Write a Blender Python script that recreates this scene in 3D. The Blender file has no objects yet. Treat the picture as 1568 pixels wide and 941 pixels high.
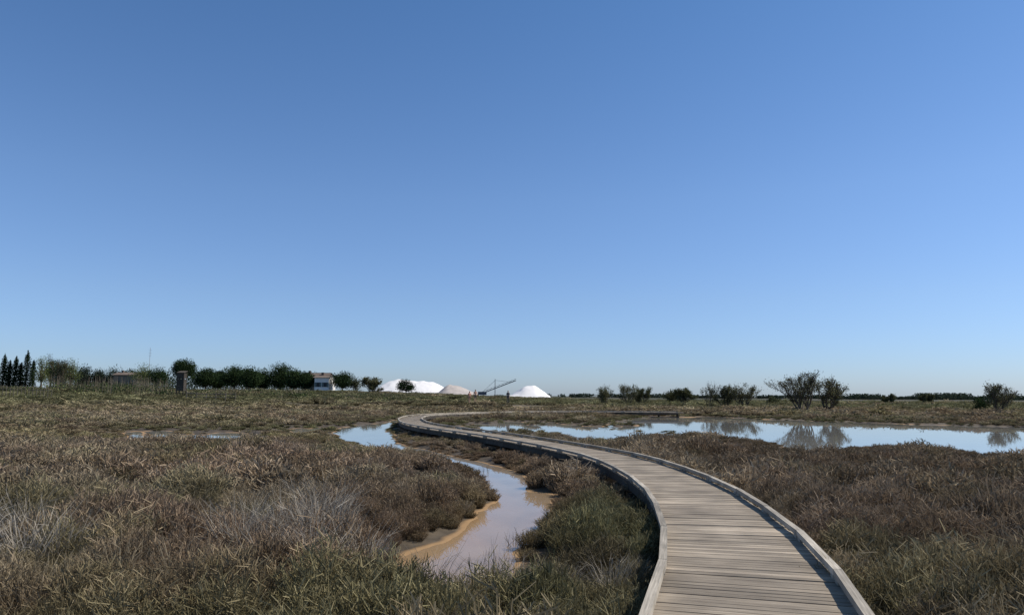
import bpy, math, random
import numpy as np
from mathutils import Vector, Matrix
random.seed(3); rng=np.random.default_rng(7)
scene=bpy.context.scene
PITCH=math.radians(6.8); ROLL=0.0055; SP,CP=math.sin(PITCH),math.cos(PITCH); F=1132.0; CAMH=2.1
DECK=0.5
# survey helpers: bearing / depression readings -> metres on the ground
def gp(u,v,z=0.0):
    v2=v-ROLL*(u-784); u=u+ROLL*(v-470.5); v=v2
    t=(v-470.5)/F; k=(CAMH-z)/(CP*t-SP)
    return ((u-784)/F*k,(CP+t*SP)*k)
def wx(u,Y): return Y*(u+.7-784)/F/(CP+0.119*SP)
def wz(v,Y,u=784):
    t=(v-ROLL*(u-784)-470.5)/F; return CAMH+Y*(SP-t*CP)/(CP+t*SP)

# ---------------------------------------------------------------- noise
LAT=rng.random((256,256))
def vn(x,y,s,o=0):
    x=np.asarray(x,float)/s+o*17.3+1000; y=np.asarray(y,float)/s+o*9.7+1000
    xi=np.floor(x).astype(int); yi=np.floor(y).astype(int); fx=x-xi; fy=y-yi
    fx=fx*fx*(3-2*fx); fy=fy*fy*(3-2*fy)
    a=LAT[xi%256,yi%256]; b=LAT[(xi+1)%256,yi%256]; c=LAT[xi%256,(yi+1)%256]; d=LAT[(xi+1)%256,(yi+1)%256]
    return (a*(1-fx)+b*fx)*(1-fy)+(c*(1-fx)+d*fx)*fy
def fbm(x,y,s,o=0): return (vn(x,y,s,o)+.5*vn(x,y,s/2.1,o+1)+.25*vn(x,y,s/4.3,o+2))/1.75
def sst(a,b,x):
    t=np.clip((x-a)/(b-a),0,1); return t*t*(3-2*t)

# ---------------------------------------------------------------- node helpers
def newmat(name):
    m=bpy.data.materials.new(name); m.use_nodes=True; nt=m.node_tree; nt.nodes.clear()
    o=nt.nodes.new('ShaderNodeOutputMaterial'); return m,nt,o
def N(nt,t,**k):
    n=nt.nodes.new(t)
    for a,b in k.items(): setattr(n,a,b)
    return n
def L(nt,a,b): nt.links.new(a,b)
def mixc(nt,fac,a,b,mode='MIX'):
    n=N(nt,'ShaderNodeMix',data_type='RGBA',blend_type=mode)
    for s,v in ((n.inputs[0],fac),(n.inputs[6],a),(n.inputs[7],b)):
        if hasattr(v,'is_linked'): L(nt,v,s)
        else: s.default_value=v if not isinstance(v,tuple) else (*v,1)[:4]
    return n.outputs[2]
def ramp01(nt,src,a,b,lo=0.0,hi=1.0):
    n=N(nt,'ShaderNodeMapRange'); L(nt,src,n.inputs[0])
    n.inputs[1].default_value=a;n.inputs[2].default_value=b;n.inputs[3].default_value=lo;n.inputs[4].default_value=hi
    return n.outputs[0]
def simple_mat(name,col,rough=.8,var=.35,nscale=3.0,bump=0.0):
    m,nt,o=newmat(name); p=N(nt,'ShaderNodeBsdfPrincipled')
    p.inputs['Roughness'].default_value=rough; p.inputs['Specular IOR Level'].default_value=.25
    at=N(nt,'ShaderNodeAttribute',attribute_name='rnd')
    tc=N(nt,'ShaderNodeTexCoord'); nz=N(nt,'ShaderNodeTexNoise'); nz.inputs['Scale'].default_value=nscale; nz.inputs['Detail'].default_value=5
    L(nt,tc.outputs['Object'],nz.inputs['Vector'])
    f1=ramp01(nt,at.outputs['Fac'],0,1,1-var,1+var); f2=ramp01(nt,nz.outputs['Fac'],.3,.7,1-var*.7,1+var*.7)
    mm=N(nt,'ShaderNodeMath',operation='MULTIPLY'); L(nt,f1,mm.inputs[0]); L(nt,f2,mm.inputs[1])
    c=N(nt,'ShaderNodeVectorMath',operation='SCALE'); c.inputs[0].default_value=col; L(nt,mm.outputs[0],c.inputs['Scale'])
    L(nt,c.outputs[0],p.inputs['Base Color'])
    if bump:
        b=N(nt,'ShaderNodeBump'); b.inputs['Strength'].default_value=bump; b.inputs['Distance'].default_value=.05
        L(nt,nz.outputs['Fac'],b.inputs['Height']); L(nt,b.outputs[0],p.inputs['Normal'])
    L(nt,p.outputs[0],o.inputs[0]); return m
def leaf_mat(name,col,col2=None,var=.5):
    m,nt,o=newmat(name); at=N(nt,'ShaderNodeAttribute',attribute_name='rnd')
    f=ramp01(nt,at.outputs['Fac'],0,1,1-var,1+var)
    base=mixc(nt,at.outputs['Fac'],col,col2 or col)
    c=N(nt,'ShaderNodeVectorMath',operation='SCALE'); L(nt,base,c.inputs[0]); L(nt,f,c.inputs['Scale'])
    d=N(nt,'ShaderNodeBsdfDiffuse'); t=N(nt,'ShaderNodeBsdfTranslucent'); mx=N(nt,'ShaderNodeMixShader'); mx.inputs[0].default_value=.25
    L(nt,c.outputs[0],d.inputs[0]); L(nt,c.outputs[0],t.inputs[0]); L(nt,d.outputs[0],mx.inputs[1]); L(nt,t.outputs[0],mx.inputs[2])
    L(nt,mx.outputs[0],o.inputs[0]); return m

# ---------------------------------------------------------------- mesh builder
class MB:
    def __init__(s): s.V=[];s.M=[];s.R=[];s.U=[]
    def quads(s,V,mat=0,rnd=None,uv=None):
        V=np.asarray(V,float).reshape(-1,4,3); n=len(V)
        s.V.append(V); s.M.append(np.full(n,mat,np.int32))
        if rnd is None: rnd=rng.random(n)
        s.R.append(np.broadcast_to(np.asarray(rnd,float),(n,)).copy())
        s.U.append(np.zeros((n,4,2)) if uv is None else np.asarray(uv,float).reshape(n,4,2))
    def beam(s,p0,p1,w,h,mat=0,rnd=None,voff=None):
        p0=Vector(p0);p1=Vector(p1); d=(p1-p0); ln=d.length; d.normalize()
        up=Vector((0,0,1))
        if abs(d.z)>.9: up=Vector((0,1,0))
        sd=d.cross(up).normalized(); up=sd.cross(d).normalized()
        a=sd*(w/2); b=up*(h/2)
        c=[p0-a-b,p0+a-b,p0+a+b,p0-a+b,p1-a-b,p1+a-b,p1+a+b,p1-a+b]
        fs=[(3,2,6,7),(0,4,5,1),(1,5,6,2),(0,3,7,4),(0,1,2,3),(4,7,6,5)]
        vo=random.random()*50 if voff is None else voff; r=random.random() if rnd is None else rnd
        uvc={0:(0,0),1:(0,w),2:(0,w+h*0),3:(0,0),4:(ln,0),5:(ln,w),6:(ln,w),7:(ln,0)}
        V=[];U=[]
        for f in fs:
            V.append([tuple(c[i]) for i in f])
            U.append([(uvc[i][0]+vo*3,uvc[i][1]+vo) for i in f])
        s.quads(V,mat,r,U)
    def tube(s,p0,p1,r0,r1,mat=0,n=5,rnd=None):
        p0=Vector(p0);p1=Vector(p1);d=(p1-p0).normalized()
        a=d.orthogonal().normalized(); b=d.cross(a)
        A=[];
        for i in range(n):
            t0=2*math.pi*i/n;t1=2*math.pi*(i+1)/n
            v0=a*math.cos(t0)+b*math.sin(t0); v1=a*math.cos(t1)+b*math.sin(t1)
            A.append([tuple(p0+v0*r0),tuple(p0+v1*r0),tuple(p1+v1*r1),tuple(p1+v0*r1)])
        s.quads(A,mat,random.random() if rnd is None else rnd)
    def ribbons(s,P0,P1,w0,w1,mat=0,rnd=None,hv=None):
        P0=np.asarray(P0);P1=np.asarray(P1);d=P1-P0
        r=rng.normal(size=P0.shape); sd=np.cross(d,r); sd/=np.linalg.norm(sd,axis=1,keepdims=True)+1e-9
        w0=np.broadcast_to(w0,(len(P0),))[:,None]; w1=np.broadcast_to(w1,(len(P0),))[:,None]
        V=np.stack([P0-sd*w0/2,P0+sd*w0/2,P1+sd*w1/2,P1-sd*w1/2],1)
        s.quads(V,mat,rnd)
    def leaves(s,C,size,mat=0,rnd=None):
        n=len(C); a=rng.normal(size=(n,3)); a/=np.linalg.norm(a,axis=1,keepdims=True)
        b=np.cross(a,rng.normal(size=(n,3))); b/=np.linalg.norm(b,axis=1,keepdims=True)
        sz=size*(.6+.8*rng.random((n,1))); a=a*sz/2; b=b*sz/2*.6
        s.quads(np.stack([C-a,C-b,C+a,C+b],1),mat,rnd)
    def scalexyz(s,k):
        for i in range(len(s.V)): s.V[i]=s.V[i]*np.array(k)
    def mesh(s,name,mats):
        V=np.concatenate(s.V);M=np.concatenate(s.M);R=np.concatenate(s.R);U=np.concatenate(s.U); n=len(V)
        me=bpy.data.meshes.new(name); me.vertices.add(n*4); me.loops.add(n*4); me.polygons.add(n)
        me.vertices.foreach_set('co',V.reshape(-1)); me.loops.foreach_set('vertex_index',np.arange(n*4,dtype=np.int32))
        me.polygons.foreach_set('loop_start',np.arange(0,n*4,4,dtype=np.int32))
        me.polygons.foreach_set('material_index',M)
        me.update(calc_edges=True)
        a=me.attributes.new('rnd','FLOAT','FACE'); a.data.foreach_set('value',R.astype(np.float32))
        uv=me.uv_layers.new(name='UVMap'); uv.data.foreach_set('uv',U.reshape(-1).astype(np.float32))
        for m in mats: me.materials.append(m)
        return me
    def build(s,name,mats,loc=(0,0,0)):
        ob=bpy.data.objects.new(name,s.mesh(name,mats)); ob.location=loc; scene.collection.objects.link(ob); return ob

# ---------------------------------------------------------------- boardwalk path
CTRL=[(-1.6,-6),(-0.8,-3),(0.1,0),(0.95,2.8)]+[gp(u,v,DECK) for u,v in [(1158,941),(1132,840),(1081,775),(1035,740),(960,707),(891,690),(808,675),(743,665),(674,655.5),(641,649.5),(630,645),(630,640.5),(650,636),(715,633),(790,631),(870,630.2),(960,630.4),(1040,631)]]
CTRL.append((CTRL[-1][0]+2.5,CTRL[-1][1]-.4))
PW=.105
def catmull(P,step):
    P=[np.array(p,float) for p in P]; P=[2*P[0]-P[1]]+P+[2*P[-1]-P[-2]]; out=[]
    for i in range(1,len(P)-2):
        for k in range(40):
            t=k/40; a,b,c,d=P[i-1],P[i],P[i+1],P[i+2]
            out.append(.5*((2*b)+(-a+c)*t+(2*a-5*b+4*c-d)*t*t+(-a+3*b-3*c+d)*t**3))
    out.append(P[-2]); out=np.array(out)
    s=np.concatenate([[0],np.cumsum(np.linalg.norm(np.diff(out,axis=0),axis=1))])
    q=np.arange(0,s[-1],step); R_=np.stack([np.interp(q,s,out[:,0]),np.interp(q,s,out[:,1])],1)
    ker=np.ones(19)/19
    for _ in range(2):
        pad=np.vstack([np.repeat(R_[:1],9,0),R_,np.repeat(R_[-1:],9,0)]); R_=np.stack([np.convolve(pad[:,0],ker,'valid'),np.convolve(pad[:,1],ker,'valid')],1)
    return R_[20:-20]
PATH=catmull(CTRL,PW)
def pathdist(x,y):
    x=np.asarray(x,float);y=np.asarray(y,float); out=np.full(x.shape,1e9)
    for p in PATH[::5]: out=np.minimum(out,(x-p[0])**2+(y-p[1])**2)
    return np.sqrt(out)

# ---------------------------------------------------------------- water outlines
W=[]
W.append([gp(*p) for p in [(640,930),(700,930),(780,908),(795,872),(808,842),(838,818),(846,788),(858,757),(812,752),(812,734),(790,721),(748,710),(718,702),(692,696),(657,689),(626,686),(615,690),(600,694),(560,686),(525,674),(505,660),(545,651),(595,646),(612,641),(606,650),(598,660),(606,674),(630,686),(658,696),(686,704),(718,720),(736,734),(744,748),(760,768),(724,784),(708,810),(660,834),(592,856),(618,892)]])
W.append([gp(*p) for p in [(690,656),(720,649),(760,645),(830,645),(870,650),(930,650),(945,644),(990,639),(1090,638),(1200,643),(1300,647),(1420,650),(1568,654),(1750,658),(1950,664),(1950,708),(1750,706),(1600,706),(1520,702),(1430,694),(1300,687),(1225,698),(1200,694),(1192,681),(1130,673),(1050,668),(1000,671),(950,672),(920,684),(885,678),(860,668),(800,667),(760,671),(700,663)]])
for q in [[(185,662),(215,659),(232,668),(205,680)],[(218,660),(270,658),(282,673),(240,678)],[(283,660),(302,659),(304,673),(286,674)],[(308,662),(370,660),(378,674),(335,681)],[(445,658),(465,655),(484,661),(455,669)],[(470,657),(496,654),(488,666)],[(690,668),(715,666),(735,672),(700,673)]]:
    W.append([gp(*p) for p in q])
def sdpoly(x,y,poly):
    ins=np.zeros(x.shape,bool); d=np.full(x.shape,1e12); n=len(poly)
    for i in range(n):
        ax,ay=poly[i];bx,by=poly[(i+1)%n]; ex,ey=bx-ax,by-ay
        t=np.clip(((x-ax)*ex+(y-ay)*ey)/(ex*ex+ey*ey),0,1)
        d=np.minimum(d,(x-ax-t*ex)**2+(y-ay-t*ey)**2)
        if ay!=by:
            c=((ay>y)!=(by>y))&(x<(bx-ax)*(y-ay)/(by-ay)+ax); ins^=c
    return np.where(ins,-1,1)*np.sqrt(d)
def waterd(x,y):
    x=np.asarray(x,float);y=np.asarray(y,float)
    r=np.sqrt(x*x+y*y); d=np.full(x.shape,1e9)
    for p in W: d=np.minimum(d,sdpoly(x,y,p))
    near=sst(12,35,r)
    isl=sst(-4,-1,x)*sst(11,8,x)*sst(27,31,y)   # islets in the pool behind the boardwalk bend
    return d+(fbm(x,y,.7,3)-.5)*.32+(fbm(x,y,3.0,5)-.5)*1.5*near+isl*np.maximum(0,(fbm(x,y,2.0,91)-.50))*14
def ridge(x,y): return np.exp(-((y-104)/3.2)**2)*sst(-42,-30,x)*sst(16,6,x)
def height(x,y,wd=None):
    x=np.asarray(x,float);y=np.asarray(y,float)
    if wd is None: wd=waterd(x,y)
    r=np.sqrt(x*x+y*y)
    land=.004+.10*sst(0,.7,wd)+.10*(fbm(x,y,1.6,8)-.45)*sst(.2,1.5,wd)
    wet=.004-.22*sst(0,1.1,-wd)
    z=np.where(wd>0,land,wet)
    lf=sst(.15,-.25,x/np.maximum(r,1))
    z=z+sst(95,200,r)*(.5+2.0*lf)+sst(100,220,r)*.5*(fbm(x,y,28,11)-.5)
    return z+1.0*ridge(x,y)

# ---------------------------------------------------------------- terrain sheet
def build_terrain():
    ang=np.concatenate([np.linspace(-48,48,560),np.linspace(48,312,130)[1:-1]])*math.pi/180
    q=np.linspace(1/3.0,1/110.0,470); r=np.concatenate([np.linspace(.2,2.9,12),1/q,np.geomspace(112,9000,70)])
    A,R=np.meshgrid(ang,r); X=np.sin(A)*R; Y=np.cos(A)*R
    wd=waterd(X,Y); Z=height(X,Y,wd); nr,na=X.shape
    co=np.stack([X,Y,Z],-1).reshape(-1,3); co=np.vstack([co,[[0,0,.1]]])
    i=np.arange(nr-1)[:,None]*na; j=np.arange(na)[None,:]; jn=(j+1)%na
    f=np.stack([i+j,i+na+j,i+na+jn,i+jn],-1).reshape(-1,4)[:,::-1]
    me=bpy.data.meshes.new('ground'); c=len(co)-1
    tri=np.stack([np.full(na,c),(np.arange(na)+1)%na,np.arange(na)],1)[:,::-1]
    nv=len(co); me.vertices.add(nv); me.vertices.foreach_set('co',co.reshape(-1))
    loops=np.concatenate([f.reshape(-1),tri.reshape(-1)]).astype(np.int32)
    me.loops.add(len(loops)); me.loops.foreach_set('vertex_index',loops)
    st=np.concatenate([np.arange(len(f))*4,len(f)*4+np.arange(len(tri))*3]).astype(np.int32)
    me.polygons.add(len(st)); me.polygons.foreach_set('loop_start',st)
    me.polygons.foreach_set('use_smooth',np.ones(len(st),bool)); me.update(calc_edges=True)
    x=co[:,0];y=co[:,1];rr=np.hypot(x,y)
    soil=np.array([.072,.056,.038]); olive=np.array([.080,.082,.038]); brown=np.array([.100,.077,.049])
    k=fbm(x*.35,y,9,21)[:,None]; far=sst(45,90,rr)[:,None]; gf=sst(90,140,rr)[:,None]
    col=soil*(1-far)+far*(brown*(1-gf)+gf*(olive*sst(.35,.55,k)+brown*(1-sst(.35,.55,k))))
    col=col*(1-.35*sst(200,350,rr)[:,None])
    a=me.color_attributes.new('gcol','FLOAT_COLOR','POINT'); a.data.foreach_set('color',np.hstack([col,np.ones((nv,1))]).reshape(-1).astype(np.float32))
    a=me.attributes.new('wd','FLOAT','POINT'); a.data.foreach_set('value',np.append(wd.reshape(-1),5).astype(np.float32))
    m,nt,o=newmat('marsh_soil'); p=N(nt,'ShaderNodeBsdfPrincipled'); p.inputs['Roughness'].default_value=.85; p.inputs['Specular IOR Level'].default_value=.2
    g=N(nt,'ShaderNodeAttribute',attribute_name='gcol'); w=N(nt,'ShaderNodeAttribute',attribute_name='wd')
    geo=N(nt,'ShaderNodeNewGeometry'); n1=N(nt,'ShaderNodeTexNoise'); n1.inputs['Scale'].default_value=3; n1.inputs['Detail'].default_value=8; L(nt,geo.outputs['Position'],n1.inputs['Vector'])
    s=ramp01(nt,n1.outputs['Fac'],.3,.7,.6,1.5); sc=N(nt,'ShaderNodeVectorMath',operation='SCALE'); L(nt,g.outputs['Color'],sc.inputs[0]); L(nt,s,sc.inputs['Scale'])
    mud=mixc(nt,n1.outputs['Fac'],(.38,.235,.11),(.24,.15,.075))
    deep=mixc(nt,ramp01(nt,w.outputs['Fac'],-1.0,-.3),(.20,.14,.075),mud)
    c=mixc(nt,ramp01(nt,w.outputs['Fac'],-.02,.08),deep,sc.outputs[0]); L(nt,c,p.inputs['Base Color'])
    b=N(nt,'ShaderNodeBump'); b.inputs['Strength'].default_value=.5; b.inputs['Distance'].default_value=.04; L(nt,n1.outputs['Fac'],b.inputs['Height']); L(nt,b.outputs[0],p.inputs['Normal'])
    L(nt,p.outputs[0],o.inputs[0]); me.materials.append(m)
    ob=bpy.data.objects.new('ground',me); scene.collection.objects.link(ob)
build_terrain()

# ---------------------------------------------------------------- water
m,nt,o=newmat('shallow_water')
fr=N(nt,'ShaderNodeFresnel'); fr.inputs['IOR'].default_value=1.34
geo=N(nt,'ShaderNodeNewGeometry'); n1=N(nt,'ShaderNodeTexNoise'); n1.inputs['Scale'].default_value=3; n1.inputs['Detail'].default_value=2; L(nt,geo.outputs['Position'],n1.inputs['Vector'])
b=N(nt,'ShaderNodeBump'); b.inputs['Strength'].default_value=.03; b.inputs['Distance'].default_value=.02; L(nt,n1.outputs['Fac'],b.inputs['Height'])
gl=N(nt,'ShaderNodeBsdfGlossy'); gl.inputs['Roughness'].default_value=.02; gl.inputs['Color'].default_value=(1,1,1,1)
L(nt,b.outputs[0],gl.inputs['Normal'])
tr=N(nt,'ShaderNodeBsdfTransparent'); tr.inputs[0].default_value=(.93,.86,.72,1)
sxw=N(nt,'ShaderNodeSeparateXYZ'); L(nt,geo.outputs['Position'],sxw.inputs[0])
# silt-laden creek close by, clearer lagoon further out
n3=N(nt,'ShaderNodeTexNoise'); n3.inputs['Scale'].default_value=.9; n3.inputs['Detail'].default_value=4; L(nt,geo.outputs['Position'],n3.inputs['Vector'])
silt=mixc(nt,ramp01(nt,n3.outputs['Fac'],.35,.65),(.56,.40,.235),(.44,.32,.20))
df=N(nt,'ShaderNodeBsdfDiffuse'); L(nt,mixc(nt,ramp01(nt,sxw.outputs['Y'],14,26),silt,(.29,.285,.26)),df.inputs[0])
m1=N(nt,'ShaderNodeMixShader'); mxn=N(nt,'ShaderNodeMath',operation='ADD'); L(nt,ramp01(nt,n3.outputs['Fac'],.35,.65,.35,.6),mxn.inputs[0]); L(nt,ramp01(nt,sxw.outputs['Y'],14,26,0,.3),mxn.inputs[1]); L(nt,mxn.outputs[0],m1.inputs[0]); L(nt,tr.outputs[0],m1.inputs[1]); L(nt,df.outputs[0],m1.inputs[2])
m2=N(nt,'ShaderNodeMixShader'); L(nt,fr.outputs[0],m2.inputs[0]); L(nt,m1.outputs[0],m2.inputs[1]); L(nt,gl.outputs[0],m2.inputs[2]); L(nt,m2.outputs[0],o.inputs[0])
wm=MB(); wm.quads([[(-60,4,0),(110,4,0),(110,92,0),(-60,92,0)]]); wm.build('water',[m])

# ---------------------------------------------------------------- boardwalk
def wood(name,c1,c2):
    m,nt,o=newmat(name); p=N(nt,'ShaderNodeBsdfPrincipled'); p.inputs['Roughness'].default_value=.8; p.inputs['Specular IOR Level'].default_value=.25
    uv=N(nt,'ShaderNodeTexCoord'); mp=N(nt,'ShaderNodeMapping'); mp.inputs['Scale'].default_value=(2.5,60,1); L(nt,uv.outputs['UV'],mp.inputs['Vector'])
    n=N(nt,'ShaderNodeTexNoise'); n.inputs['Scale'].default_value=1; n.inputs['Detail'].default_value=6; L(nt,mp.outputs[0],n.inputs['Vector'])
    geo=N(nt,'ShaderNodeNewGeometry'); n2=N(nt,'ShaderNodeTexNoise'); n2.inputs['Scale'].default_value=1.7; n2.inputs['Detail'].default_value=7; L(nt,geo.outputs['Position'],n2.inputs['Vector'])
    at=N(nt,'ShaderNodeAttribute',attribute_name='rnd')
    c=mixc(nt,ramp01(nt,n.outputs['Fac'],.3,.7),c1,c2)
    f=N(nt,'ShaderNodeMath',operation='MULTIPLY'); L(nt,ramp01(nt,at.outputs['Fac'],0,1,.68,1.22),f.inputs[0]); L(nt,ramp01(nt,n2.outputs['Fac'],.3,.7,.66,1.2),f.inputs[1])
    s=N(nt,'ShaderNodeVectorMath',operation='SCALE'); L(nt,c,s.inputs[0]); L(nt,f.outputs[0],s.inputs['Scale']); L(nt,s.outputs[0],p.inputs['Base Color'])
    b=N(nt,'ShaderNodeBump'); b.inputs['Strength'].default_value=.7; b.inputs['Distance'].default_value=.008; L(nt,n.outputs['Fac'],b.inputs['Height']); L(nt,b.outputs[0],p.inputs['Normal'])
    L(nt,p.outputs[0],o.inputs[0]); return m
W_DECK=wood('weathered_deck_wood',(.225,.178,.128),(.42,.35,.262))
W_KERB=wood('weathered_kerb_wood',(.26,.225,.175),(.46,.405,.325))
W_DARK=wood('dark_timber',(.05,.042,.031),(.09,.075,.058))
bw=bpy.data.objects.new('boardwalk',None); scene.collection.objects.link(bw)
tan=np.gradient(PATH,axis=0); tan/=np.linalg.norm(tan,axis=1,keepdims=True); nor=np.stack([tan[:,1],-tan[:,0]],1)
mb=MB()
for i in range(len(PATH)):
    p=PATH[i]; n=nor[i]; a=random.uniform(-.01,.01)
    jl=random.uniform(-.012,.012); hw=.76
    t=tan[i]*a*.5
    z=DECK-.018+random.uniform(-.003,.003)
    mb.beam((p[0]-n[0]*(hw+jl)-t[0],p[1]-n[1]*(hw+jl)-t[1],z),(p[0]+n[0]*(hw-jl)+t[0],p[1]+n[1]*(hw-jl)+t[1],z+random.uniform(-.003,.003)),PW-.012,.036,0)
o_=mb.build('deck_planks',[W_DECK]); o_.parent=bw
kb=MB(); st=MB()
SEG=18
for side in (-1,1):
    for i in range(0,len(PATH)-SEG,SEG):
        j=random.uniform(-.006,.006); r=random.random(); vo=random.random()*40
        a,b=i,i+SEG
        pa=PATH[a]+nor[a]*side*(.755+j)+tan[a]*.006; pb=PATH[b]+nor[b]*side*(.755+j*.4)-tan[b]*.006
        zz=DECK+.045+.03
        kb.beam((*pa,zz+random.uniform(-.004,.004)),(*pb,zz+random.uniform(-.004,.004)),.075,.058,0,r,vo)
        for a in (i+1,i+SEG-1):
            f=(a-i)/SEG; ch=(PATH[i]+nor[i]*side*.755)*(1-f)+(PATH[i+SEG]+nor[i+SEG]*side*.755)*f
            kb.beam((*(ch-tan[a]*.07),DECK+.024),(*(ch+tan[a]*.07),DECK+.024),.06,.042,0)
    for i in range(0,len(PATH)-SEG,SEG):
        pa=PATH[i]+nor[i]*side*.70; pb=PATH[i+SEG]+nor[i+SEG]*side*.70
        st.beam((*pa,DECK-.13),(*pb,DECK-.13),.05,.18,0)
for i in range(0,len(PATH),SEG):
    for side in (-1,1):
        pp=PATH[i]+nor[i]*side*.62
        st.tube((*pp,-.45),(*pp,DECK-.05),.065,.06,0,8)
    pa=PATH[i]-nor[i]*.8; pb=PATH[i]+nor[i]*.8
    st.beam((*pa,DECK-.28),(*pb,DECK-.28),.07,.1,0)
o_=kb.build('kerb_timbers',[W_KERB]); o_.parent=bw
o_=st.build('substructure',[W_DARK]); o_.parent=bw

# ---------------------------------------------------------------- scrub tufts
def tuft_mat(name,tip,transl=.22,mx_=.3):
    m,nt,o=newmat(name); ti=N(nt,'ShaderNodeAttribute',attribute_name='tint',attribute_type='INSTANCER'); at=N(nt,'ShaderNodeAttribute',attribute_name='rnd')
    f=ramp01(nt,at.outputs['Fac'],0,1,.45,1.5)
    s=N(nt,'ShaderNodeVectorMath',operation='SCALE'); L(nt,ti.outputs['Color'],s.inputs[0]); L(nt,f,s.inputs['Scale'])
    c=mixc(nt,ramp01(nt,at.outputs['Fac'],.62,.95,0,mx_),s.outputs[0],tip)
    d=N(nt,'ShaderNodeBsdfDiffuse'); t=N(nt,'ShaderNodeBsdfTranslucent'); mx=N(nt,'ShaderNodeMixShader'); mx.inputs[0].default_value=transl
    L(nt,c,d.inputs[0]); L(nt,c,t.inputs[0]); L(nt,d.outputs[0],mx.inputs[1]); L(nt,t.outputs[0],mx.inputs[2]); L(nt,mx.outputs[0],o.inputs[0]); return m
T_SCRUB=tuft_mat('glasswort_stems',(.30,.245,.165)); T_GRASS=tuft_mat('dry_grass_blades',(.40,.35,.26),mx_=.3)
coll=bpy.data.collections.new('scrub_sources')
def add_src(i,mb,mat):
    me=mb.mesh('tuft_%02d'%i,[mat]); ob=bpy.data.objects.new('tuft_%02d'%i,me); coll.objects.link(ob)
def bush(n,R,Hh,w,sub=3):
    mb=MB(); a=rng.random(n)*2*np.pi; rr=np.sqrt(rng.random(n))
    base=np.stack([np.cos(a)*rr*R*.45,np.sin(a)*rr*R*.45,np.zeros(n)-.03],1)
    hh=Hh*(1-.45*rr**2)*(.7+.5*rng.random(n))
    top=np.stack([np.cos(a)*rr*R+rng.normal(0,R*.12,n),np.sin(a)*rr*R+rng.normal(0,R*.12,n),hh],1)
    mid=(base*.45+top*.55)+rng.normal(0,R*.06,(n,3)); r=rng.random(n)*.6
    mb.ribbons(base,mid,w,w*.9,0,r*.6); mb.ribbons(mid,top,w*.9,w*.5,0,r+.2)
    for k in range(sub):
        f=.45+.55*rng.random((n,1)); s=base*(1-f)+top*f
        e=s+np.stack([rng.normal(0,R*.14,n),rng.normal(0,R*.14,n),Hh*(.04+.16*rng.random(n))],1)
        mb.ribbons(s,e,w*.9,w*.6,0,rng.random(n))
    return mb
def grass(n,R,Hh,w,bend=.5):
    mb=MB(); a=rng.random(n)*2*np.pi; rr=np.sqrt(rng.random(n)); b=np.stack([np.cos(a)*rr*R*.35,np.sin(a)*rr*R*.35,np.zeros(n)-.02],1)
    a2=a+rng.normal(0,.9,n); out=np.stack([np.cos(a2),np.sin(a2),np.zeros(n)],1)*(R*rr*bend+.04)[:,None]; hh=(Hh*(.45+.65*rng.random(n)))[:,None]*np.array([[0,0,1.]])
    p1=b+out*.25+hh*.45; p2=b+out*.7+hh*.82+rng.normal(0,.02,(n,3)); p3=b+out*1.2+hh*(.9+.25*rng.random((n,1)))+rng.normal(0,.03,(n,3)); r=rng.random(n)
    mb.ribbons(b,p1,w,w,0,r); mb.ribbons(p1,p2,w,w*.8,0,r); mb.ribbons(p2,p3,w*.8,w*.2,0,r); return mb
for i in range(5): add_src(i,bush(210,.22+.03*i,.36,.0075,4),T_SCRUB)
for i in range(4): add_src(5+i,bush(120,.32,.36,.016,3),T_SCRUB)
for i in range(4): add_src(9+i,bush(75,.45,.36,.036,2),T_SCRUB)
for i in range(4): add_src(13+i,grass(110,.30,.62,.0055,1.0),T_GRASS)
for i in range(3): add_src(17+i,grass(60,.2,.34,.006,.8),T_GRASS)
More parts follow.
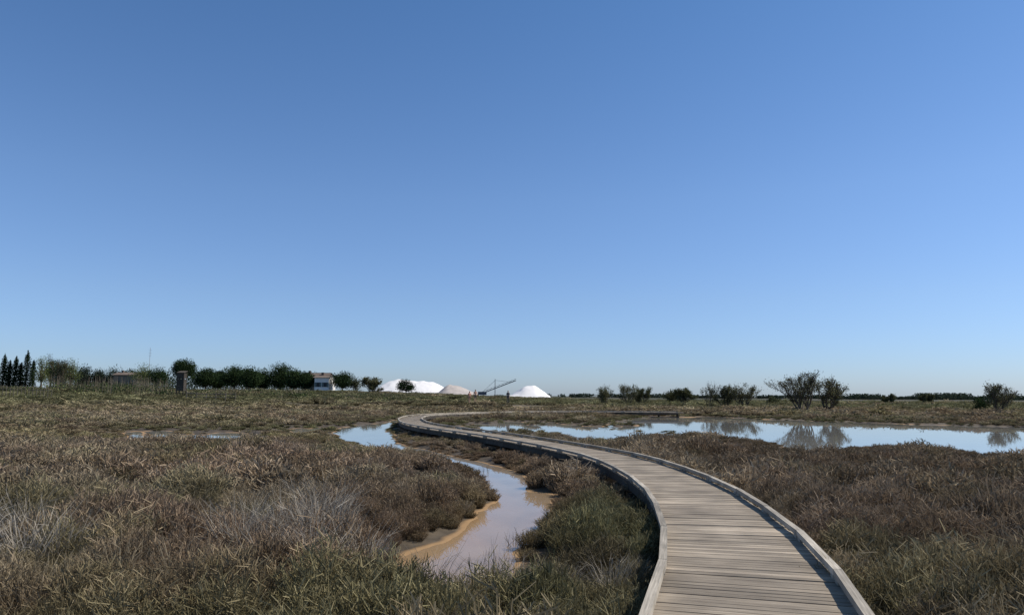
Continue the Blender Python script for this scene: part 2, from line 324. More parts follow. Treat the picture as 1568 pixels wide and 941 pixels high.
def gnscatter(name,P,rotz,scl,idx,tint):
    n=len(P); me=bpy.data.meshes.new(name); me.vertices.add(n); me.vertices.foreach_set('co',P.reshape(-1))
    tilt=rng.normal(0,.10,(n,2)); rot=np.column_stack([tilt,rotz])
    for nm,ty,arr,key in (('rot','FLOAT_VECTOR',rot,'vector'),('scl','FLOAT_VECTOR',scl,'vector'),('idx','INT',idx,'value'),('tint','FLOAT_COLOR',np.column_stack([tint,np.ones(n)]),'color')):
        a=me.attributes.new(nm,ty,'POINT'); a.data.foreach_set(key,np.ascontiguousarray(arr).reshape(-1).astype(np.int32 if ty=='INT' else np.float32))
    ob=bpy.data.objects.new(name,me); scene.collection.objects.link(ob)
    ng=bpy.data.node_groups.new(name+'_scatter','GeometryNodeTree')
    ng.interface.new_socket('Geometry',in_out='INPUT',socket_type='NodeSocketGeometry'); ng.interface.new_socket('Geometry',in_out='OUTPUT',socket_type='NodeSocketGeometry')
    gi=ng.nodes.new('NodeGroupInput'); go=ng.nodes.new('NodeGroupOutput'); ip=ng.nodes.new('GeometryNodeInstanceOnPoints'); ci=ng.nodes.new('GeometryNodeCollectionInfo')
    ci.inputs['Collection'].default_value=coll; ci.inputs['Separate Children'].default_value=True; ci.inputs['Reset Children'].default_value=True
    def na(nm,dt):
        x=ng.nodes.new('GeometryNodeInputNamedAttribute'); x.data_type=dt; x.inputs['Name'].default_value=nm; return x.outputs['Attribute']
    e=ng.nodes.new('FunctionNodeEulerToRotation'); lk=ng.links.new
    lk(gi.outputs[0],ip.inputs['Points']); lk(ci.outputs[0],ip.inputs['Instance']); ip.inputs['Pick Instance'].default_value=True
    lk(na('idx','INT'),ip.inputs['Instance Index']); lk(na('rot','FLOAT_VECTOR'),e.inputs[0]); lk(e.outputs[0],ip.inputs['Rotation']); lk(na('scl','FLOAT_VECTOR'),ip.inputs['Scale']); lk(ip.outputs[0],go.inputs[0])
    md=ob.modifiers.new('scatter','NODES'); md.node_group=ng
def wedge(r0,r1,dens,half):
    A=math.radians(half)*(r1*r1-r0*r0); n=int(A*dens); r=np.sqrt(r0*r0+(r1*r1-r0*r0)*rng.random(n)); a=(rng.random(n)*2-1)*math.radians(half)
    return np.sin(a)*r,np.cos(a)*r
MAUVE=np.array([.245,.183,.127]);TANC=np.array([.295,.24,.158]);OLI=np.array([.190,.173,.085]);GRN=np.array([.125,.143,.060]);RED=np.array([.205,.137,.088]);YEL=np.array([.28,.25,.095]);GREY=np.array([.42,.37,.30])
def lerp(a,b,t): return a*(1-t[:,None])+b*t[:,None]
def tintf(x,y,wd):
    n=len(x); r=np.hypot(x,y)
    c=lerp(np.tile(MAUVE,(n,1)),TANC,.8*sst(.42,.65,fbm(x,y,2.5,31)))
    c=lerp(c,RED,.55*sst(.5,.7,fbm(x,y,4,41)))
    c=lerp(c,OLI,.65*sst(.48,.66,fbm(x,y,1.6,51)))
    bank=sst(1.8,.6,np.abs(x-1.1-.02*y))*sst(16,11,y)*sst(5,6,y)
    c=lerp(c,GRN,.40*bank)
    c=lerp(c,lerp(np.tile(OLI,(n,1)),GRN,rng.random(n)*.6),.35*sst(9,6.5,r))
    c=lerp(c,np.array([.172,.127,.085]),.65*sst(3,6,x)*sst(60,40,r))
    ye=np.exp(-((x+16)/9)**2-((y-34)/3.0)**2); c=lerp(c,YEL,.65*ye)
    c=lerp(c,OLI*1.0,.2*sst(25,45,r)); c=lerp(c,np.array([.130,.138,.064]),.75*sst(85,140,r)*sst(.25,.45,fbm(x*.3,y,14,61)))
    wet=sst(.9,.1,wd)*sst(60,20,r); c=lerp(c,np.array([.17,.115,.068]),.5*wet)
    shr=sst(2.5,.5,wd)*sst(38,44,y); c=lerp(c,np.array([.11,.12,.05]),.7*shr)
    return c*(.62+.76*rng.random((n,1)))
P=[];RZ=[];SC=[];IX=[];TI=[]
def add_zone(r0,r1,dens,half,lo,hi,s,hs,rotr=None):
    x,y=wedge(r0,r1,dens,half)
    if rotr: x,y=-x,-y
    wd=waterd(x,y); pd=pathdist(x,y); r=np.hypot(x,y)
    keep=(wd>.03)&(pd>.88)&(ridge(x,y)<.75)
    x,y,wd,pd,r=[q[keep] for q in (x,y,wd,pd,r)]; n=len(x)
    fr_=sst(14,28,r); shore=np.clip(.4+wd*.8,0,1)*(1-fr_)+np.clip(.2+wd*.16,0,1)*fr_
    hum=fbm(x,y,.9,71)
    k=shore*(.22+1.5*hum)*(.65+.7*rng.random(n))
    k*=np.where(pd<1.4,.72,1)
    kk=np.maximum(k,.55) 
    P.append(np.column_stack([x,y,height(x,y,wd)])); RZ.append(rng.random(n)*6.28); SC.append(np.column_stack([kk*s,kk*s,k*hs])); IX.append(rng.integers(lo,hi+1,n)); TI.append(tintf(x,y,wd)*(.55+.85*hum)[:,None])
add_zone(3.5,15,14,44,0,4,1.0,1.05)
add_zone(3.5,11,2,44,17,19,1.0,1.0)
add_zone(15,34,8,41,5,8,1.1,1.0)
add_zone(34,80,2.6,40,9,12,1.2,.9)
add_zone(80,240,.3,38,9,12,3.2,1.2)
add_zone(2.5,20,4,130,5,8,1.1,1.0,True)
def stand(cx,cy,sx,sy,n,s,tint,lo=13,hi=16):
    x=rng.normal(cx,sx,n); y=rng.normal(cy,sy,n); wd=waterd(x,y); k=(wd>.15)&(pathdist(x,y)>1.05); x,y,wd=x[k],y[k],wd[k]; n=len(x)
    q=s*(.65+.6*rng.random(n)); P.append(np.column_stack([x,y,height(x,y,wd)])); RZ.append(rng.random(n)*6.28); SC.append(np.column_stack([q,q,q])); IX.append(rng.integers(lo,hi+1,n)); TI.append(tint*(.6+.5*rng.random((n,1))))
stand(-2.9,9.6,.5,.5,18,1.15,GREY)
stand(-2.1,8.2,.5,.4,12,1.0,GREY)
stand(-5.6,7.9,.5,.6,16,1.1,GREY*.95)
stand(-6.8,10,.6,.6,10,1.0,GREY*.9)
stand(-4.3,7.4,.8,.4,12,.8,TANC*1.1)
stand(-3.6,13.5,1.6,1.0,10,.7,GREY*.8)
stand(.4,7.4,.5,.4,10,.75,GREY*.8)
stand(1.3,10.5,.4,1.6,14,.5,OLI*1.2)
stand(6.5,9.5,1.2,1.0,12,.6,TANC*.8)
stand(8.5,14,2.5,2,12,.7,TANC*.7)
stand(-10,20,4,4,20,.6,GREY*.75)
P=np.concatenate(P);RZ=np.concatenate(RZ);SC=np.concatenate(SC);IX=np.concatenate(IX);TI=np.concatenate(TI)
gnscatter('salt_marsh_scrub',P,RZ,SC,IX,TI)

# reed twigs standing in the channel
mb=MB()
for cx,cy,n in ((*gp(800,835),70),(*gp(770,872),60),(*gp(735,722),40)):
    b=np.column_stack([rng.normal(cx,.16,n),rng.normal(cy,.28,n),np.full(n,-.1)]); e=b+np.column_stack([rng.normal(0,.07,n),rng.normal(0,.07,n),.15+.18*rng.random(n)]); mb.ribbons(b,e,.007,.003)
mb.build('water_reeds',[simple_mat('reed_stem',(.07,.055,.035))])

# ---------------------------------------------------------------- trees
BARK=simple_mat('bark',(.10,.08,.06),.9,.3)
PINE=leaf_mat('pine_needles',(.018,.034,.015),(.046,.068,.027)); CYP=leaf_mat('cypress_foliage',(.014,.027,.013),(.027,.043,.020))
LGT=leaf_mat('spring_foliage',(.10,.125,.045),(.15,.165,.07)); TAM=leaf_mat('tamarisk_foliage',(.060,.068,.034),(.10,.10,.05)); FAR=leaf_mat('far_foliage',(.030,.043,.030),(.052,.066,.044)); OLV=leaf_mat('willow_foliage',(.09,.09,.045),(.14,.135,.07))
def clump_tree(name,u,vtop,vbase,wpx,Y,mat,cb=.3,nclump=22,nleaf=150,ls=.32,stems=1,hb=1.0):
    x=wx(u,Y); gz=float(height(x,Y)); h=(wz(vtop,Y,u)-gz)*hb; w=wpx*1.05/F*Y; h0=h*cb; mb=MB()
    slim=w<h*.4; rad=min(w*.24,(h-h0)*.24)
    C=rng.normal(size=(nclump,3)); C/=np.linalg.norm(C,axis=1,keepdims=True); C*=(.25+.75*rng.random((nclump,1))**.5)
    C=C*np.array([w*.5-rad,w*.5-rad,(h-h0)*.5-rad*.8])+np.array([0,0,(h+h0)/2]); C[0]=(0,0,h-rad*.8)
    if slim:
        C=np.zeros((nclump,3)); zz=np.linspace(.06,.95,nclump); C[:,2]=zz*h; C[:,:2]=rng.normal(0,w*.1,(nclump,2))*(1-zz)[:,None]; 
    elif cb>.3: C[:,2]=np.maximum(C[:,2],h0+(h-h0)*.3)
    for k in range(stems):
        ox=(k-(stems-1)/2)*w*.12; p=Vector((ox*.3,0,-.3)); q=Vector((ox,random.uniform(-.2,.2),h0+.15*(h-h0)))
        mid=p.lerp(q,.5)+Vector((random.uniform(-.1,.1),0,0)); mb.tube(p,mid,h*.035,h*.028,0,6); mb.tube(mid,q,h*.028,h*.02,0,6)
        for c in C[k::stems]:
            mm=q.lerp(Vector(c),.5)+Vector((0,0,-.1)); mb.tube(q,mm,h*.012,h*.008,0,4); mb.tube(mm,Vector(c),h*.008,h*.004,0,4)
    for i,c in enumerate(C):
        r=rad*random.uniform(.8,1.3); zs=.8
        if slim: f=i/(nclump-1); r=w*.5*(math.sin(math.pi*min(1,(f*.85+.15)))**.6+.12)*random.uniform(.85,1.1); zs=1.6*h/nclump/max(r,.1)+.3
        pts=rng.normal(size=(nleaf,3)); pts/=np.linalg.norm(pts,axis=1,keepdims=True); pts*=r*(.3+.8*rng.random((nleaf,1)))*np.array([1.2,1.2,zs] if not slim else [1,1,zs])
        b=random.random()*.4; mb.leaves(c+pts,ls,1,b+rng.random(nleaf)*.6)
    mb.build(name,[BARK,mat],(x,Y,gz))
def twig_tree(name,u,vtop,wpx,Y,mat,nst=6,leafn=5,ls=.10,depth=4,seed=1,br=1.0,keep=1.0):
    random.seed(seed); x=wx(u,Y); gz=float(height(x,Y)); h=wz(vtop,Y,u)-gz; w=wpx/F*Y; mb=MB(); tips=[]
    def grow(p,d,ln,r,dep):
        q=p
        for s in range(3):
            d=(d+Vector((random.gauss(0,.13),random.gauss(0,.13),random.gauss(.05,.07)))).normalized(); nq=q+d*(ln/3)
            mb.tube(q,nq,max(r*(1-.2*s),.012),max(r*(1-.2*(s+1)),.01),0,4 if dep<3 else 6); q=nq
            if dep<=1: tips.append(tuple(q))
            if dep>0:
                nd=(d+Vector((random.gauss(0,.5),random.gauss(0,.5),random.gauss(.2,.25)))).normalized(); grow(q,nd,ln*random.uniform(.5,.7),r*.5,dep-1)
        if dep>0: grow(q,d,ln*.55,r*.4,dep-1)
    for k in range(nst):
        a=2*math.pi*k/nst+random.uniform(-.3,.3); sp=random.uniform(.3,1)*w/h*.55
        grow(Vector((math.cos(a)*.15,math.sin(a)*.15,-.1)),Vector((math.cos(a)*sp,math.sin(a)*sp,1)).normalized(),h*.45*random.uniform(.8,1.05),h*.016*br,depth-1)
    T=np.array(tips)
    zmax=np.percentile(T[:,2],99.3); xw=np.percentile(np.abs(T[:,0]),97)
    if leafn:
        T=T[rng.random(len(T))<keep]
        T2=np.repeat(T,leafn,0)+rng.normal(0,.14*h/4,(len(T)*leafn,3)); mb.leaves(T2,ls,1)
    sx=(w/2)/xw; mb.scalexyz((sx,sx,h/zmax)); mb.build(name,[BARK,mat],(x,Y,gz))
# left background
for u,vt,w in ((3,544,12),(12,553,10),(21,547,11),(38,539,13),(48,552,10),(29,556,10)): clump_tree('cypress_tree',u,vt,0,w,250,CYP,.02,16,170,.38)
clump_tree('poplar_tree',62,543,0,28,240,LGT,.1,28,80,.3)
clump_tree('holm_oak_tree',76,549,0,32,260,PINE,.1,30,130,.38)
twig_tree('bare_tree',86,546,30,235,TAM,5,3,.25,4,5,1.4)
clump_tree('poplar_tree',107,546,0,32,240,LGT,.15,30,70,.3)
clump_tree('holm_oak_tree',94,550,0,38,265,PINE,.05,30,130,.42)
for u,vt,w in ((126,558,32),(150,562,34),(176,559,44),(198,562,34)): clump_tree('holm_oak_tree',u,vt,0,w,290,FAR,.02,34,130,.45)
clump_tree('ash_tree',218,552,0,42,212,LGT,.05,32,110,.28)
clump_tree('ash_tree',240,557,0,38,200,PINE,.05,34,140,.3)
clump_tree('umbrella_pine_tree',279,547,0,40,188,PINE,.32,50,190,.28)
for u,vt,w in ((314,560,44),(335,565,26),(358,556,50),(382,559,38),(400,563,30),(428,553,54),(450,562,32),(468,568,34)): clump_tree('umbrella_pine_tree',u,vt,0,w,random.uniform(218,236),PINE,.06,50,170,.36)
clump_tree('umbrella_pine_tree',524,567,0,42,220,PINE,.08,44,160,.32)
clump_tree('olive_tree',545,576,0,24,220,TAM,.05,18,90,.28)
twig_tree('tamarisk_shrub',569,578,28,190,OLV,6,4,.2,4,8)
clump_tree('umbrella_pine_tree',622,579,0,34,300,CYP,.05,28,150,.38)
# shrub belt on the left bank
mb=MB()
for i in range(440):
    u=random.uniform(-160,640); Y=random.uniform(135,180); x=wx(u,Y); gz=float(height(x,Y))
    h=(random.uniform(1.2,2.9) if 75<u<265 else random.uniform(.5,1.2)) if u<480 else random.uniform(.4,.9); n=80
    c=np.clip(rng.normal(0,1,(n,3)),-1.7,1.7)*np.array([1.3,.9,h*.25])+np.array([x,Y,gz+h*.42]); q=random.random(); mb.leaves(c,.32,0 if q<.55 else (1 if q<.72 else 3),random.random()*.5+.5*rng.random(n))
    if i%3==0:
        b=np.column_stack([rng.normal(x,.9,30),rng.normal(Y,.6,30),np.full(30,gz)]); e=b+np.column_stack([rng.normal(0,.25,30),rng.normal(0,.2,30),h*(.8+.5*rng.random(30))]); mb.ribbons(b,e,.05,.02,2)
mb.build('shrub_belt',[TAM,LGT,simple_mat('dry_stems',(.17,.14,.10)),PINE])
# right shrubs and trees
twig_tree('tamarisk_shrub',925,592,22,140,OLV,5,3,.14,4,11,keep=.6)
twig_tree('tamarisk_shrub',962,589,28,140,OLV,6,3,.14,4,12,keep=.6)
twig_tree('tamarisk_shrub',982,594,28,142,TAM,6,3,.14,4,13)
clump_tree('tamarisk_shrub',1030,596,0,34,160,TAM,.02,24,110,.24)
twig_tree('tamarisk_shrub',1048,595,30,155,TAM,6,5,.14,4,18)
twig_tree('tamarisk_shrub',1086,587,26,122,OLV,5,2,.12,4,14,keep=.5)
twig_tree('tamarisk_shrub',1110,592,38,122,TAM,7,3,.12,4,15)
twig_tree('tamarisk_shrub',1140,588,42,120,OLV,7,3,.12,4,16,keep=.6)
twig_tree('willow_tree',1229,571,66,90,OLV,6,1,.12,5,21,1.3,.6)
twig_tree('willow_tree',1268,580,50,93,OLV,5,1,.12,5,22,1.3,.6)
clump_tree('tamarisk_shrub',1182,605,0,28,150,TAM,.02,14,80,.2)
twig_tree('tamarisk_tree',1526,588,56,95,OLV,6,1,.12,5,23,1.2,.6)
clump_tree('tamarisk_shrub',1500,606,0,34,100,PINE,.02,14,80,.2)
twig_tree('tamarisk_shrub',1362,604,22,160,TAM,5,4,.16,4,31)
twig_tree('tamarisk_shrub',1420,603,20,170,TAM,5,4,.16,4,32)
random.seed(77)
# low bank shrubs on the right shore
mb=MB()
for i in range(190):
    u=random.uniform(700,1750); Y=random.uniform(60,170) if u>900 else random.uniform(110,170); x=wx(u,Y); gz=float(height(x,Y)); h=random.uniform(.3,.9)*(.7 if Y<95 else 1); n=50
    if float(pathdist(np.array([x]),np.array([Y]))[0])<3 or float(waterd(np.array([x]),np.array([Y]))[0])<1: continue
    c=rng.normal(0,1,(n,3))*np.array([1.4,.7,h*.28])+np.array([x,Y,gz+h*.42]); mb.leaves(c,.2,0 if random.random()<.6 else 1,random.random()*.5+.5*rng.random(n))
mb.build('bank_shrubs',[TAM,PINE])
# far tree line
mb=MB()
def treeline(u0,u1,vt0,vt1,Y,n):
    for i in range(n):
        u=random.uniform(u0,u1); YY=Y*random.uniform(.95,1.1); x=wx(u,YY); z0=float(height(x,YY)); top=wz(random.uniform(vt0,vt1),YY,u); h=max(top-z0,1.2); k=60
        c=np.clip(rng.normal(0,1,(k,3)),-1.6,1.6)*np.array([h*.6,h*.3,h*.30])+np.array([x,YY,z0+h*.5]); mb.leaves(c,Y/480,0,random.random()*.5+.5*rng.random(k))
treeline(1280,1600,606,609,700,260); treeline(1300,1345,602,606,680,50);treeline(1405,1485,601,605,650,90); treeline(1500,1700,602,606,600,80)
treeline(1600,2600,604,608,650,200); treeline(1060,1290,604,607,800,120); treeline(-900,10,560,575,330,240); treeline(110,480,568,580,330,320); treeline(820,1060,602,604,800,60)
mb.build('distant_tree_line',[FAR])

# ---------------------------------------------------------------- salt heaps
SALT=simple_mat('salt',(.78,.745,.71),.7,.07,.15,.5); SALTD=simple_mat('damp_salt',(.42,.37,.33),.8,.15,.3,.5)
def heap(name,profile,Y,depth,mat):
    mb=MB(); us=np.linspace(profile[0][0],profile[-1][0],60); vs=np.interp(us,[p[0] for p in profile],[p[1] for p in profile])
    vs=np.convolve(np.pad(vs,4,mode='edge'),np.ones(9)/9,'valid')
    X=wx(us,Y); Z=np.maximum(np.array([wz(v,Y,u) for u,v in zip(us,vs)]),0); base=.6
    ts=np.linspace(-1,1,21); G=np.zeros((21,60,3))
    for i,t in enumerate(ts):
        prof=max(0,1-abs(t)**1.5); G[i,:,0]=X; G[i,:,1]=Y+t*depth; G[i,:,2]=base+(Z-base)*prof+ (fbm(X,np.full(60,t*depth),9,5)-.5)*2.2*prof
    Q=np.stack([G[:-1,:-1],G[:-1,1:],G[1:,1:],G[1:,:-1]],2).reshape(-1,4,3); mb.quads(Q,0,.5); mb.build(name,[mat])
heap('salt_heap',[(570,600),(590,586),(601,581),(620,581),(640,583),(662,585),(678,590),(690,602)],640,30,SALT)
heap('salt_heap',[(668,603),(684,588),(697,589),(712,595),(732,603)],610,22,SALTD)
heap('salt_heap',[(780,606),(794,597),(804,590),(820,590),(828,596),(842,607)],600,20,SALT)
# conveyor
ST=simple_mat('steel_dark',(.10,.10,.11),.6,.2)
mb=MB(); Y=520
def pt(u,v,dy=0): return (wx(u,Y),Y+dy,wz(v,Y))
for dy in (-1.2,1.2):
    mb.tube(pt(736,603,dy),pt(790,582,dy),.28,.28,0,5)
    mb.tube(pt(758,605,dy),pt(758,580,dy),.22,.18,0,5)
for i in range(10):
    a=Vector(pt(736,603,-1.2)).lerp(Vector(pt(790,582,-1.2)),i/9); c=Vector(pt(736,603,1.2)).lerp(Vector(pt(790,582,1.2)),i/9); mb.tube(a,c,.14,.14,0,4)
    if i<9:
        n2=Vector(pt(736,603,-1.2)).lerp(Vector(pt(790,582,-1.2)),(i+1)/9); mb.tube(a+Vector((0,0,1.1)),n2+Vector((0,0,1.1)),.12,.12,0,4); mb.tube(a,n2+Vector((0,0,1.1)),.09,.09,0,4)
mb.tube(pt(758,582),pt(785,585),.1,.1,0,4); mb.tube(pt(758,582),pt(741,598),.1,.1,0,4)
mb.beam(pt(732,602),pt(745,602),3.5,2.2,0)
mb.build('salt_conveyor',[ST])
mb=MB(); Y=240; x=wx(226,Y); mb.tube((x,Y,1),(x,Y,wz(532,Y,226)),.09,.05,0,6)
for k in range(3): mb.tube((x-.5,Y,wz(536+k*4,Y,226)),(x+.5,Y,wz(536+k*4,Y,226)),.03,.03,0,4)
mb.build('radio_mast',[simple_mat('mast_metal',(.35,.35,.36),.5,.1)])

# ---------------------------------------------------------------- buildings
WALLW=simple_mat('white_render',(.74,.71,.66),.9,.06,.8); WALLT=simple_mat('ochre_render',(.17,.145,.115),.9,.1,.8); ROOF=simple_mat('clay_tiles',(.15,.115,.09),.9,.3,2,.4); GLASS=simple_mat('window_dark',(.03,.035,.04),.3,.1); SHUT=simple_mat('shutter',(.12,.16,.15),.7,.1)
def house(name,u0,u1,veave,vridge,Y,wall):
    e=bpy.data.objects.new(name,None); scene.collection.objects.link(e)
    x0,x1=wx(u0,Y),wx(u1,Y); g=float(height((x0+x1)/2,Y))-.2; ze,zr=wz(veave,Y,u0),wz(vridge,Y,u0); D=8
    b=MB(); b.quads([[(x0,Y,g),(x1,Y,g),(x1,Y,ze),(x0,Y,ze)],[(x1,Y,g),(x1,Y+D,g),(x1,Y+D,ze),(x1,Y,ze)],[(x1,Y+D,g),(x0,Y+D,g),(x0,Y+D,ze),(x1,Y+D,ze)],[(x0,Y+D,g),(x0,Y,g),(x0,Y,ze),(x0,Y+D,ze)],
        [(x0,Y,ze),(x0,Y+D/2,zr-.1),(x0,Y+D/2,zr-.1),(x0,Y+D,ze)],[(x1,Y,ze),(x1,Y+D,ze),(x1,Y+D/2,zr-.1),(x1,Y+D/2,zr-.1)]],0,.5); o=b.build('walls',[wall]); o.parent=e
    r=MB(); a=.5
    r.quads([[(x0-a,Y-a,ze-.1),(x1+a,Y-a,ze-.1),(x1+a,Y+D/2,zr),(x0-a,Y+D/2,zr)],[(x1+a,Y+D+a,ze-.1),(x0-a,Y+D+a,ze-.1),(x0-a,Y+D/2,zr),(x1+a,Y+D/2,zr)]],0,.5); r.beam((x0-a,Y+D/2,zr+.02),(x1+a,Y+D/2,zr+.02),.3,.12,0,.7)
    r.beam((x0+1.5,Y+D/2-1,zr+.2),(x0+1.5,Y+D/2-.2,zr+.2),.7,1.0,0,.2); o=r.build('roof',[ROOF]); o.parent=e
    w=MB(); n=max(2,int((x1-x0)/3)); hh=ze-g
    for i in range(n):
        cx=x0+(i+.5)*(x1-x0)/n; z=g+hh*.55
        w.beam((cx-.5,Y-.03,z),(cx+.5,Y-.03,z),.05,1.3,0,.5)
        for s in (-1,1): w.beam((cx+s*.75-.22,Y-.05,z),(cx+s*.75+.22,Y-.05,z),.05,1.35,1,.5)
    o=w.build('windows',[GLASS,SHUT]); o.parent=e
house('white_farmhouse',481,503,577,573,218,WALLW)
house('ochre_farmhouse',462,500,575,570,245,WALLT)
house('ochre_farmhouse',172,208,573,569,265,WALLT)
# bird hide on posts
HW=simple_mat('hide_boards',(.065,.054,.042),.85,.3,4); e=bpy.data.objects.new('bird_hide',None); scene.collection.objects.link(e)
Y=140; xa,xb=wx(270,Y),wx(280,Y); g=float(height(xa,Y)); zt=wz(570,Y,275); zb=g+1.2; D=1.2
b=MB()
nb=int((zt-zb)/.16)
for k in range(nb):
    z=zb+.08+k*.16
    if abs(k-int(nb*.65))<1:
        b.beam((xa,Y,z),(xa+.3,Y,z),.04,.15); b.beam((xb-.3,Y,z),(xb,Y,z),.04,.15); continue
    b.beam((xa,Y,z),(xb,Y,z),.04,.15); b.beam((xa,Y+D,z),(xb,Y+D,z),.04,.15); b.beam((xa,Y+.05,z),(xa,Y+D-.05,z),.04,.15); b.beam((xb,Y+.05,z),(xb,Y+D-.05,z),.04,.15)
o=b.build('walls',[HW]); o.parent=e
b=MB()
for X_ in (xa,xb):
    for Y_ in (Y,Y+D): b.beam((X_,Y_,g-.3),(X_,Y_,zt),.14,.14)
b.beam((xa-.1,Y+D/2,zb-.05),(xb+.1,Y+D/2,zb-.05),D,.1)
for k in range(6): b.beam((xb+.2+k*.3,Y+.3,zb-.1-k*.2),(xb+.2+k*.3,Y+1.2,zb-.1-k*.2),.26,.05)
o=b.build('frame_and_steps',[HW]); o.parent=e
b=MB(); q=.15; b.quads([[(xa-q,Y-q,zt),(xb+q,Y-q,zt),(xb+q,Y+D+q,zt+.35),(xa-q,Y+D+q,zt+.35)],[(xa-q,Y-q,zt-.08),(xa-q,Y+D+q,zt+.27),(xb+q,Y+D+q,zt+.27),(xb+q,Y-q,zt-.08)],[(xa-q,Y-q,zt-.08),(xb+q,Y-q,zt-.08),(xb+q,Y-q,zt),(xa-q,Y-q,zt)],[(xb+q,Y-q,zt-.08),(xb+q,Y+D+q,zt+.27),(xb+q,Y+D+q,zt+.35),(xb+q,Y-q,zt)]]); o=b.build('roof',[HW]); o.parent=e
# fences
FW=simple_mat('fence_wood',(.15,.125,.095),.85,.3)
def fence(name,u0,u1,Y,hh,step,rails,w=.08):
    b=MB(); x0,x1=wx(u0,Y),wx(u1,Y); n=int((x1-x0)/step); prev=None
    for i in range(n+1):
        x=x0+i*step; z=float(height(x,Y)); h=hh*random.uniform(.85,1.1); b.beam((x,Y,z-.2),(x+random.uniform(-.04,.04),Y,z+h),w,w)
        if prev:
            for f in rails: b.beam((prev[0],Y-.06,prev[1]+hh*f),(x,Y-.06,z+hh*f),.04,.08)
        prev=(x,z)
    b.build(name,[FW])
fence('wooden_fence',-60,82,118,1.9,.6,(.8,),.07)
fence('wooden_fence',286,362,122,1.5,1.6,(.55,.9),.1)

# ---------------------------------------------------------------- walkers
def person(name,x,y,rotz,h,top,bottom,hair,stride=.16,bare=True):
    J=[];E=[];R=[]
    def v(p,r,par=None):
        J.append(p);R.append(r)
        if par is not None: E.append((par,len(J)-1))
        return len(J)-1
    pel=v((0,0,.95),.13); wst=v((0,0,1.08),.115,pel); ch=v((0,.01,1.28),.145,wst); nb=v((0,0,1.42),.075,ch); nk=v((0,.01,1.49),.052,nb); hd=v((0,.02,1.58),.085,nk); h2=v((0,.0,1.66),.09,hd); v((0,-.005,1.71),.055,h2); v((0,.105,1.58),.018,hd)
    for s in (-1,1):
        v((s*.085,.0,1.585),.014,hd)
        sh=v((s*.17,0,1.38),.058,ch); el=v((s*.225,-.03-s*.03,1.12),.043,sh); wr=v((s*.235,.05-s*.07,.88),.028,el); pa=v((s*.235,.07-s*.07,.81),.032,wr)
        for k,fl in enumerate((.085,.095,.09,.072)):
            y0=.04+k*.02-s*.07; a=v((s*.233,y0,.775),.009,pa); v((s*.225,y0+.006,.775-fl),.007,a)
        t=v((s*.222,.11-s*.07,.80),.010,pa); v((s*.215,.125-s*.07,.755),.008,t)
        hip=v((s*.09,0,.88),.095,pel); kn=v((s*.095,s*stride*.55+.03,.49),.062,hip); an=v((s*.095,s*stride,.09),.038,kn); v((s*.1,s*stride-.05,.045),.04,an); v((s*.11,s*stride+.15,.03),.03,an)
    me=bpy.data.meshes.new(name); me.from_pydata(J,E,[]); ob=bpy.data.objects.new(name,me); scene.collection.objects.link(ob)
    md=ob.modifiers.new('skin','SKIN'); md.use_smooth_shade=True
    for i,r in enumerate(R): me.skin_vertices[0].data[i].radius=(r,r)
    me.skin_vertices[0].data[0].use_root=True
    sb=ob.modifiers.new('sub','SUBSURF'); sb.levels=1; sb.render_levels=1
    m,nt,o=newmat(name+'_clothes_and_skin'); p=N(nt,'ShaderNodeBsdfPrincipled'); p.inputs['Roughness'].default_value=.8
    tc=N(nt,'ShaderNodeTexCoord'); sx=N(nt,'ShaderNodeSeparateXYZ'); L(nt,tc.outputs['Object'],sx.inputs[0])
    def gt(src,t):
        q=N(nt,'ShaderNodeMath',operation='GREATER_THAN'); L(nt,src,q.inputs[0]); q.inputs[1].default_value=t; return q.outputs[0]
    SK=(.42,.25,.17)
    c=mixc(nt,gt(sx.outputs['Z'],.1),(.05,.05,.05),SK if bare else bottom); c=mixc(nt,gt(sx.outputs['Z'],.55),c,bottom); c=mixc(nt,gt(sx.outputs['Z'],.98),c,top); c=mixc(nt,gt(sx.outputs['Z'],1.45),c,SK)
    ab=N(nt,'ShaderNodeMath',operation='ABSOLUTE'); L(nt,sx.outputs['X'],ab.inputs[0]); mn=N(nt,'ShaderNodeMath',operation='MULTIPLY'); L(nt,gt(ab.outputs[0],.18),mn.inputs[0])
    lt=N(nt,'ShaderNodeMath',operation='LESS_THAN'); L(nt,sx.outputs['Z'],lt.inputs[0]); lt.inputs[1].default_value=1.18; L(nt,lt.outputs[0],mn.inputs[1]); c=mixc(nt,mn.outputs[0],c,SK)
    c=mixc(nt,gt(sx.outputs['Z'],1.65),c,hair); L(nt,c,p.inputs['Base Color']); L(nt,p.outputs[0],o.inputs[0]); me.materials.append(m)
    z=float(height(x,y)); ob.location=(x,y,z+.0); ob.rotation_euler=(0,0,rotz); s=h/1.76; ob.scale=(s,s,s)
person('walking_woman',wx(719,103),103,.3,1.72,(.62,.30,.20),(.34,.18,.12),(.05,.03,.02))
person('walking_man',wx(728,104),104,.2,1.84,(.52,.30,.20),(.14,.11,.09),(.03,.02,.015))
person('walking_man',wx(778,103),103,2.9,1.80,(.06,.05,.05),(.04,.04,.05),(.03,.02,.015),bare=False)

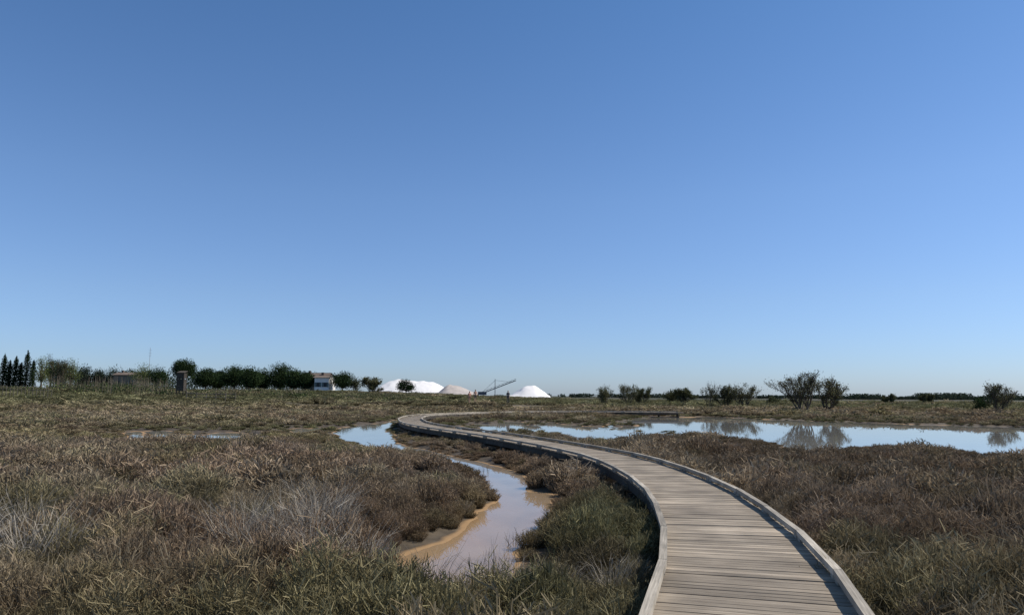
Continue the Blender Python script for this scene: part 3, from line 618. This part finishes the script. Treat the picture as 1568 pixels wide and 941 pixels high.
# ---------------------------------------------------------------- light & sky
AZ=math.radians(82); EL=math.radians(48)
sd=Vector((math.sin(AZ)*math.cos(EL),math.cos(AZ)*math.cos(EL),math.sin(EL)))
ld=bpy.data.lights.new('sun','SUN'); ld.energy=5.0; ld.angle=math.radians(.5); ld.color=(1,.94,.85); lo=bpy.data.objects.new('sun',ld); lo.rotation_euler=sd.to_track_quat('Z','Y').to_euler(); scene.collection.objects.link(lo)
w=bpy.data.worlds.new('World'); scene.world=w; w.use_nodes=True; nt=w.node_tree; bg=nt.nodes['Background']
sky=nt.nodes.new('ShaderNodeTexSky'); sky.sky_type='NISHITA'; sky.sun_disc=False; sky.sun_elevation=EL; sky.sun_rotation=AZ; sky.air_density=1.0; sky.dust_density=.4; sky.ozone_density=1.5
tc=N(nt,'ShaderNodeTexCoord'); sx=N(nt,'ShaderNodeSeparateXYZ'); L(nt,tc.outputs['Generated'],sx.inputs[0])
rp=N(nt,'ShaderNodeValToRGB'); L(nt,sx.outputs['Z'],rp.inputs[0]); cr=rp.color_ramp
stops=[(0,(.62,.80,1.28)),(.05,(.64,.82,1.24)),(.125,(.71,.86,1.17)),(.257,(.74,.92,1.19)),(.49,(.60,.88,1.16)),(1,(.75,.95,1.05))]
cr.elements[0].position=0; cr.elements[0].color=(*[c/1.3 for c in stops[0][1]],1); cr.elements[1].position=1; cr.elements[1].color=(*[c/1.3 for c in stops[-1][1]],1)
for p_,c_ in stops[1:-1]:
    e_=cr.elements.new(p_); e_.color=(*[c/1.3 for c in c_],1)
vm=N(nt,'ShaderNodeVectorMath',operation='MULTIPLY'); L(nt,sky.outputs[0],vm.inputs[0]); L(nt,rp.outputs[0],vm.inputs[1])
L(nt,vm.outputs[0],bg.inputs[0]); bg.inputs[1].default_value=.141
cd=bpy.data.cameras.new('camera'); cd.sensor_width=36; cd.lens=36*F/1568; cd.clip_end=20000; cd.clip_start=.05
cam=bpy.data.objects.new('camera',cd); cam.location=(0,0,CAMH)
cam.rotation_euler=(Matrix.Rotation(math.pi/2+PITCH,3,'X')@Matrix.Rotation(ROLL,3,'Z')).to_euler(); scene.collection.objects.link(cam); scene.camera=cam
scene.view_settings.view_transform='Standard'; scene.view_settings.look='None'; scene.view_settings.exposure=0
print('instances',len(P))
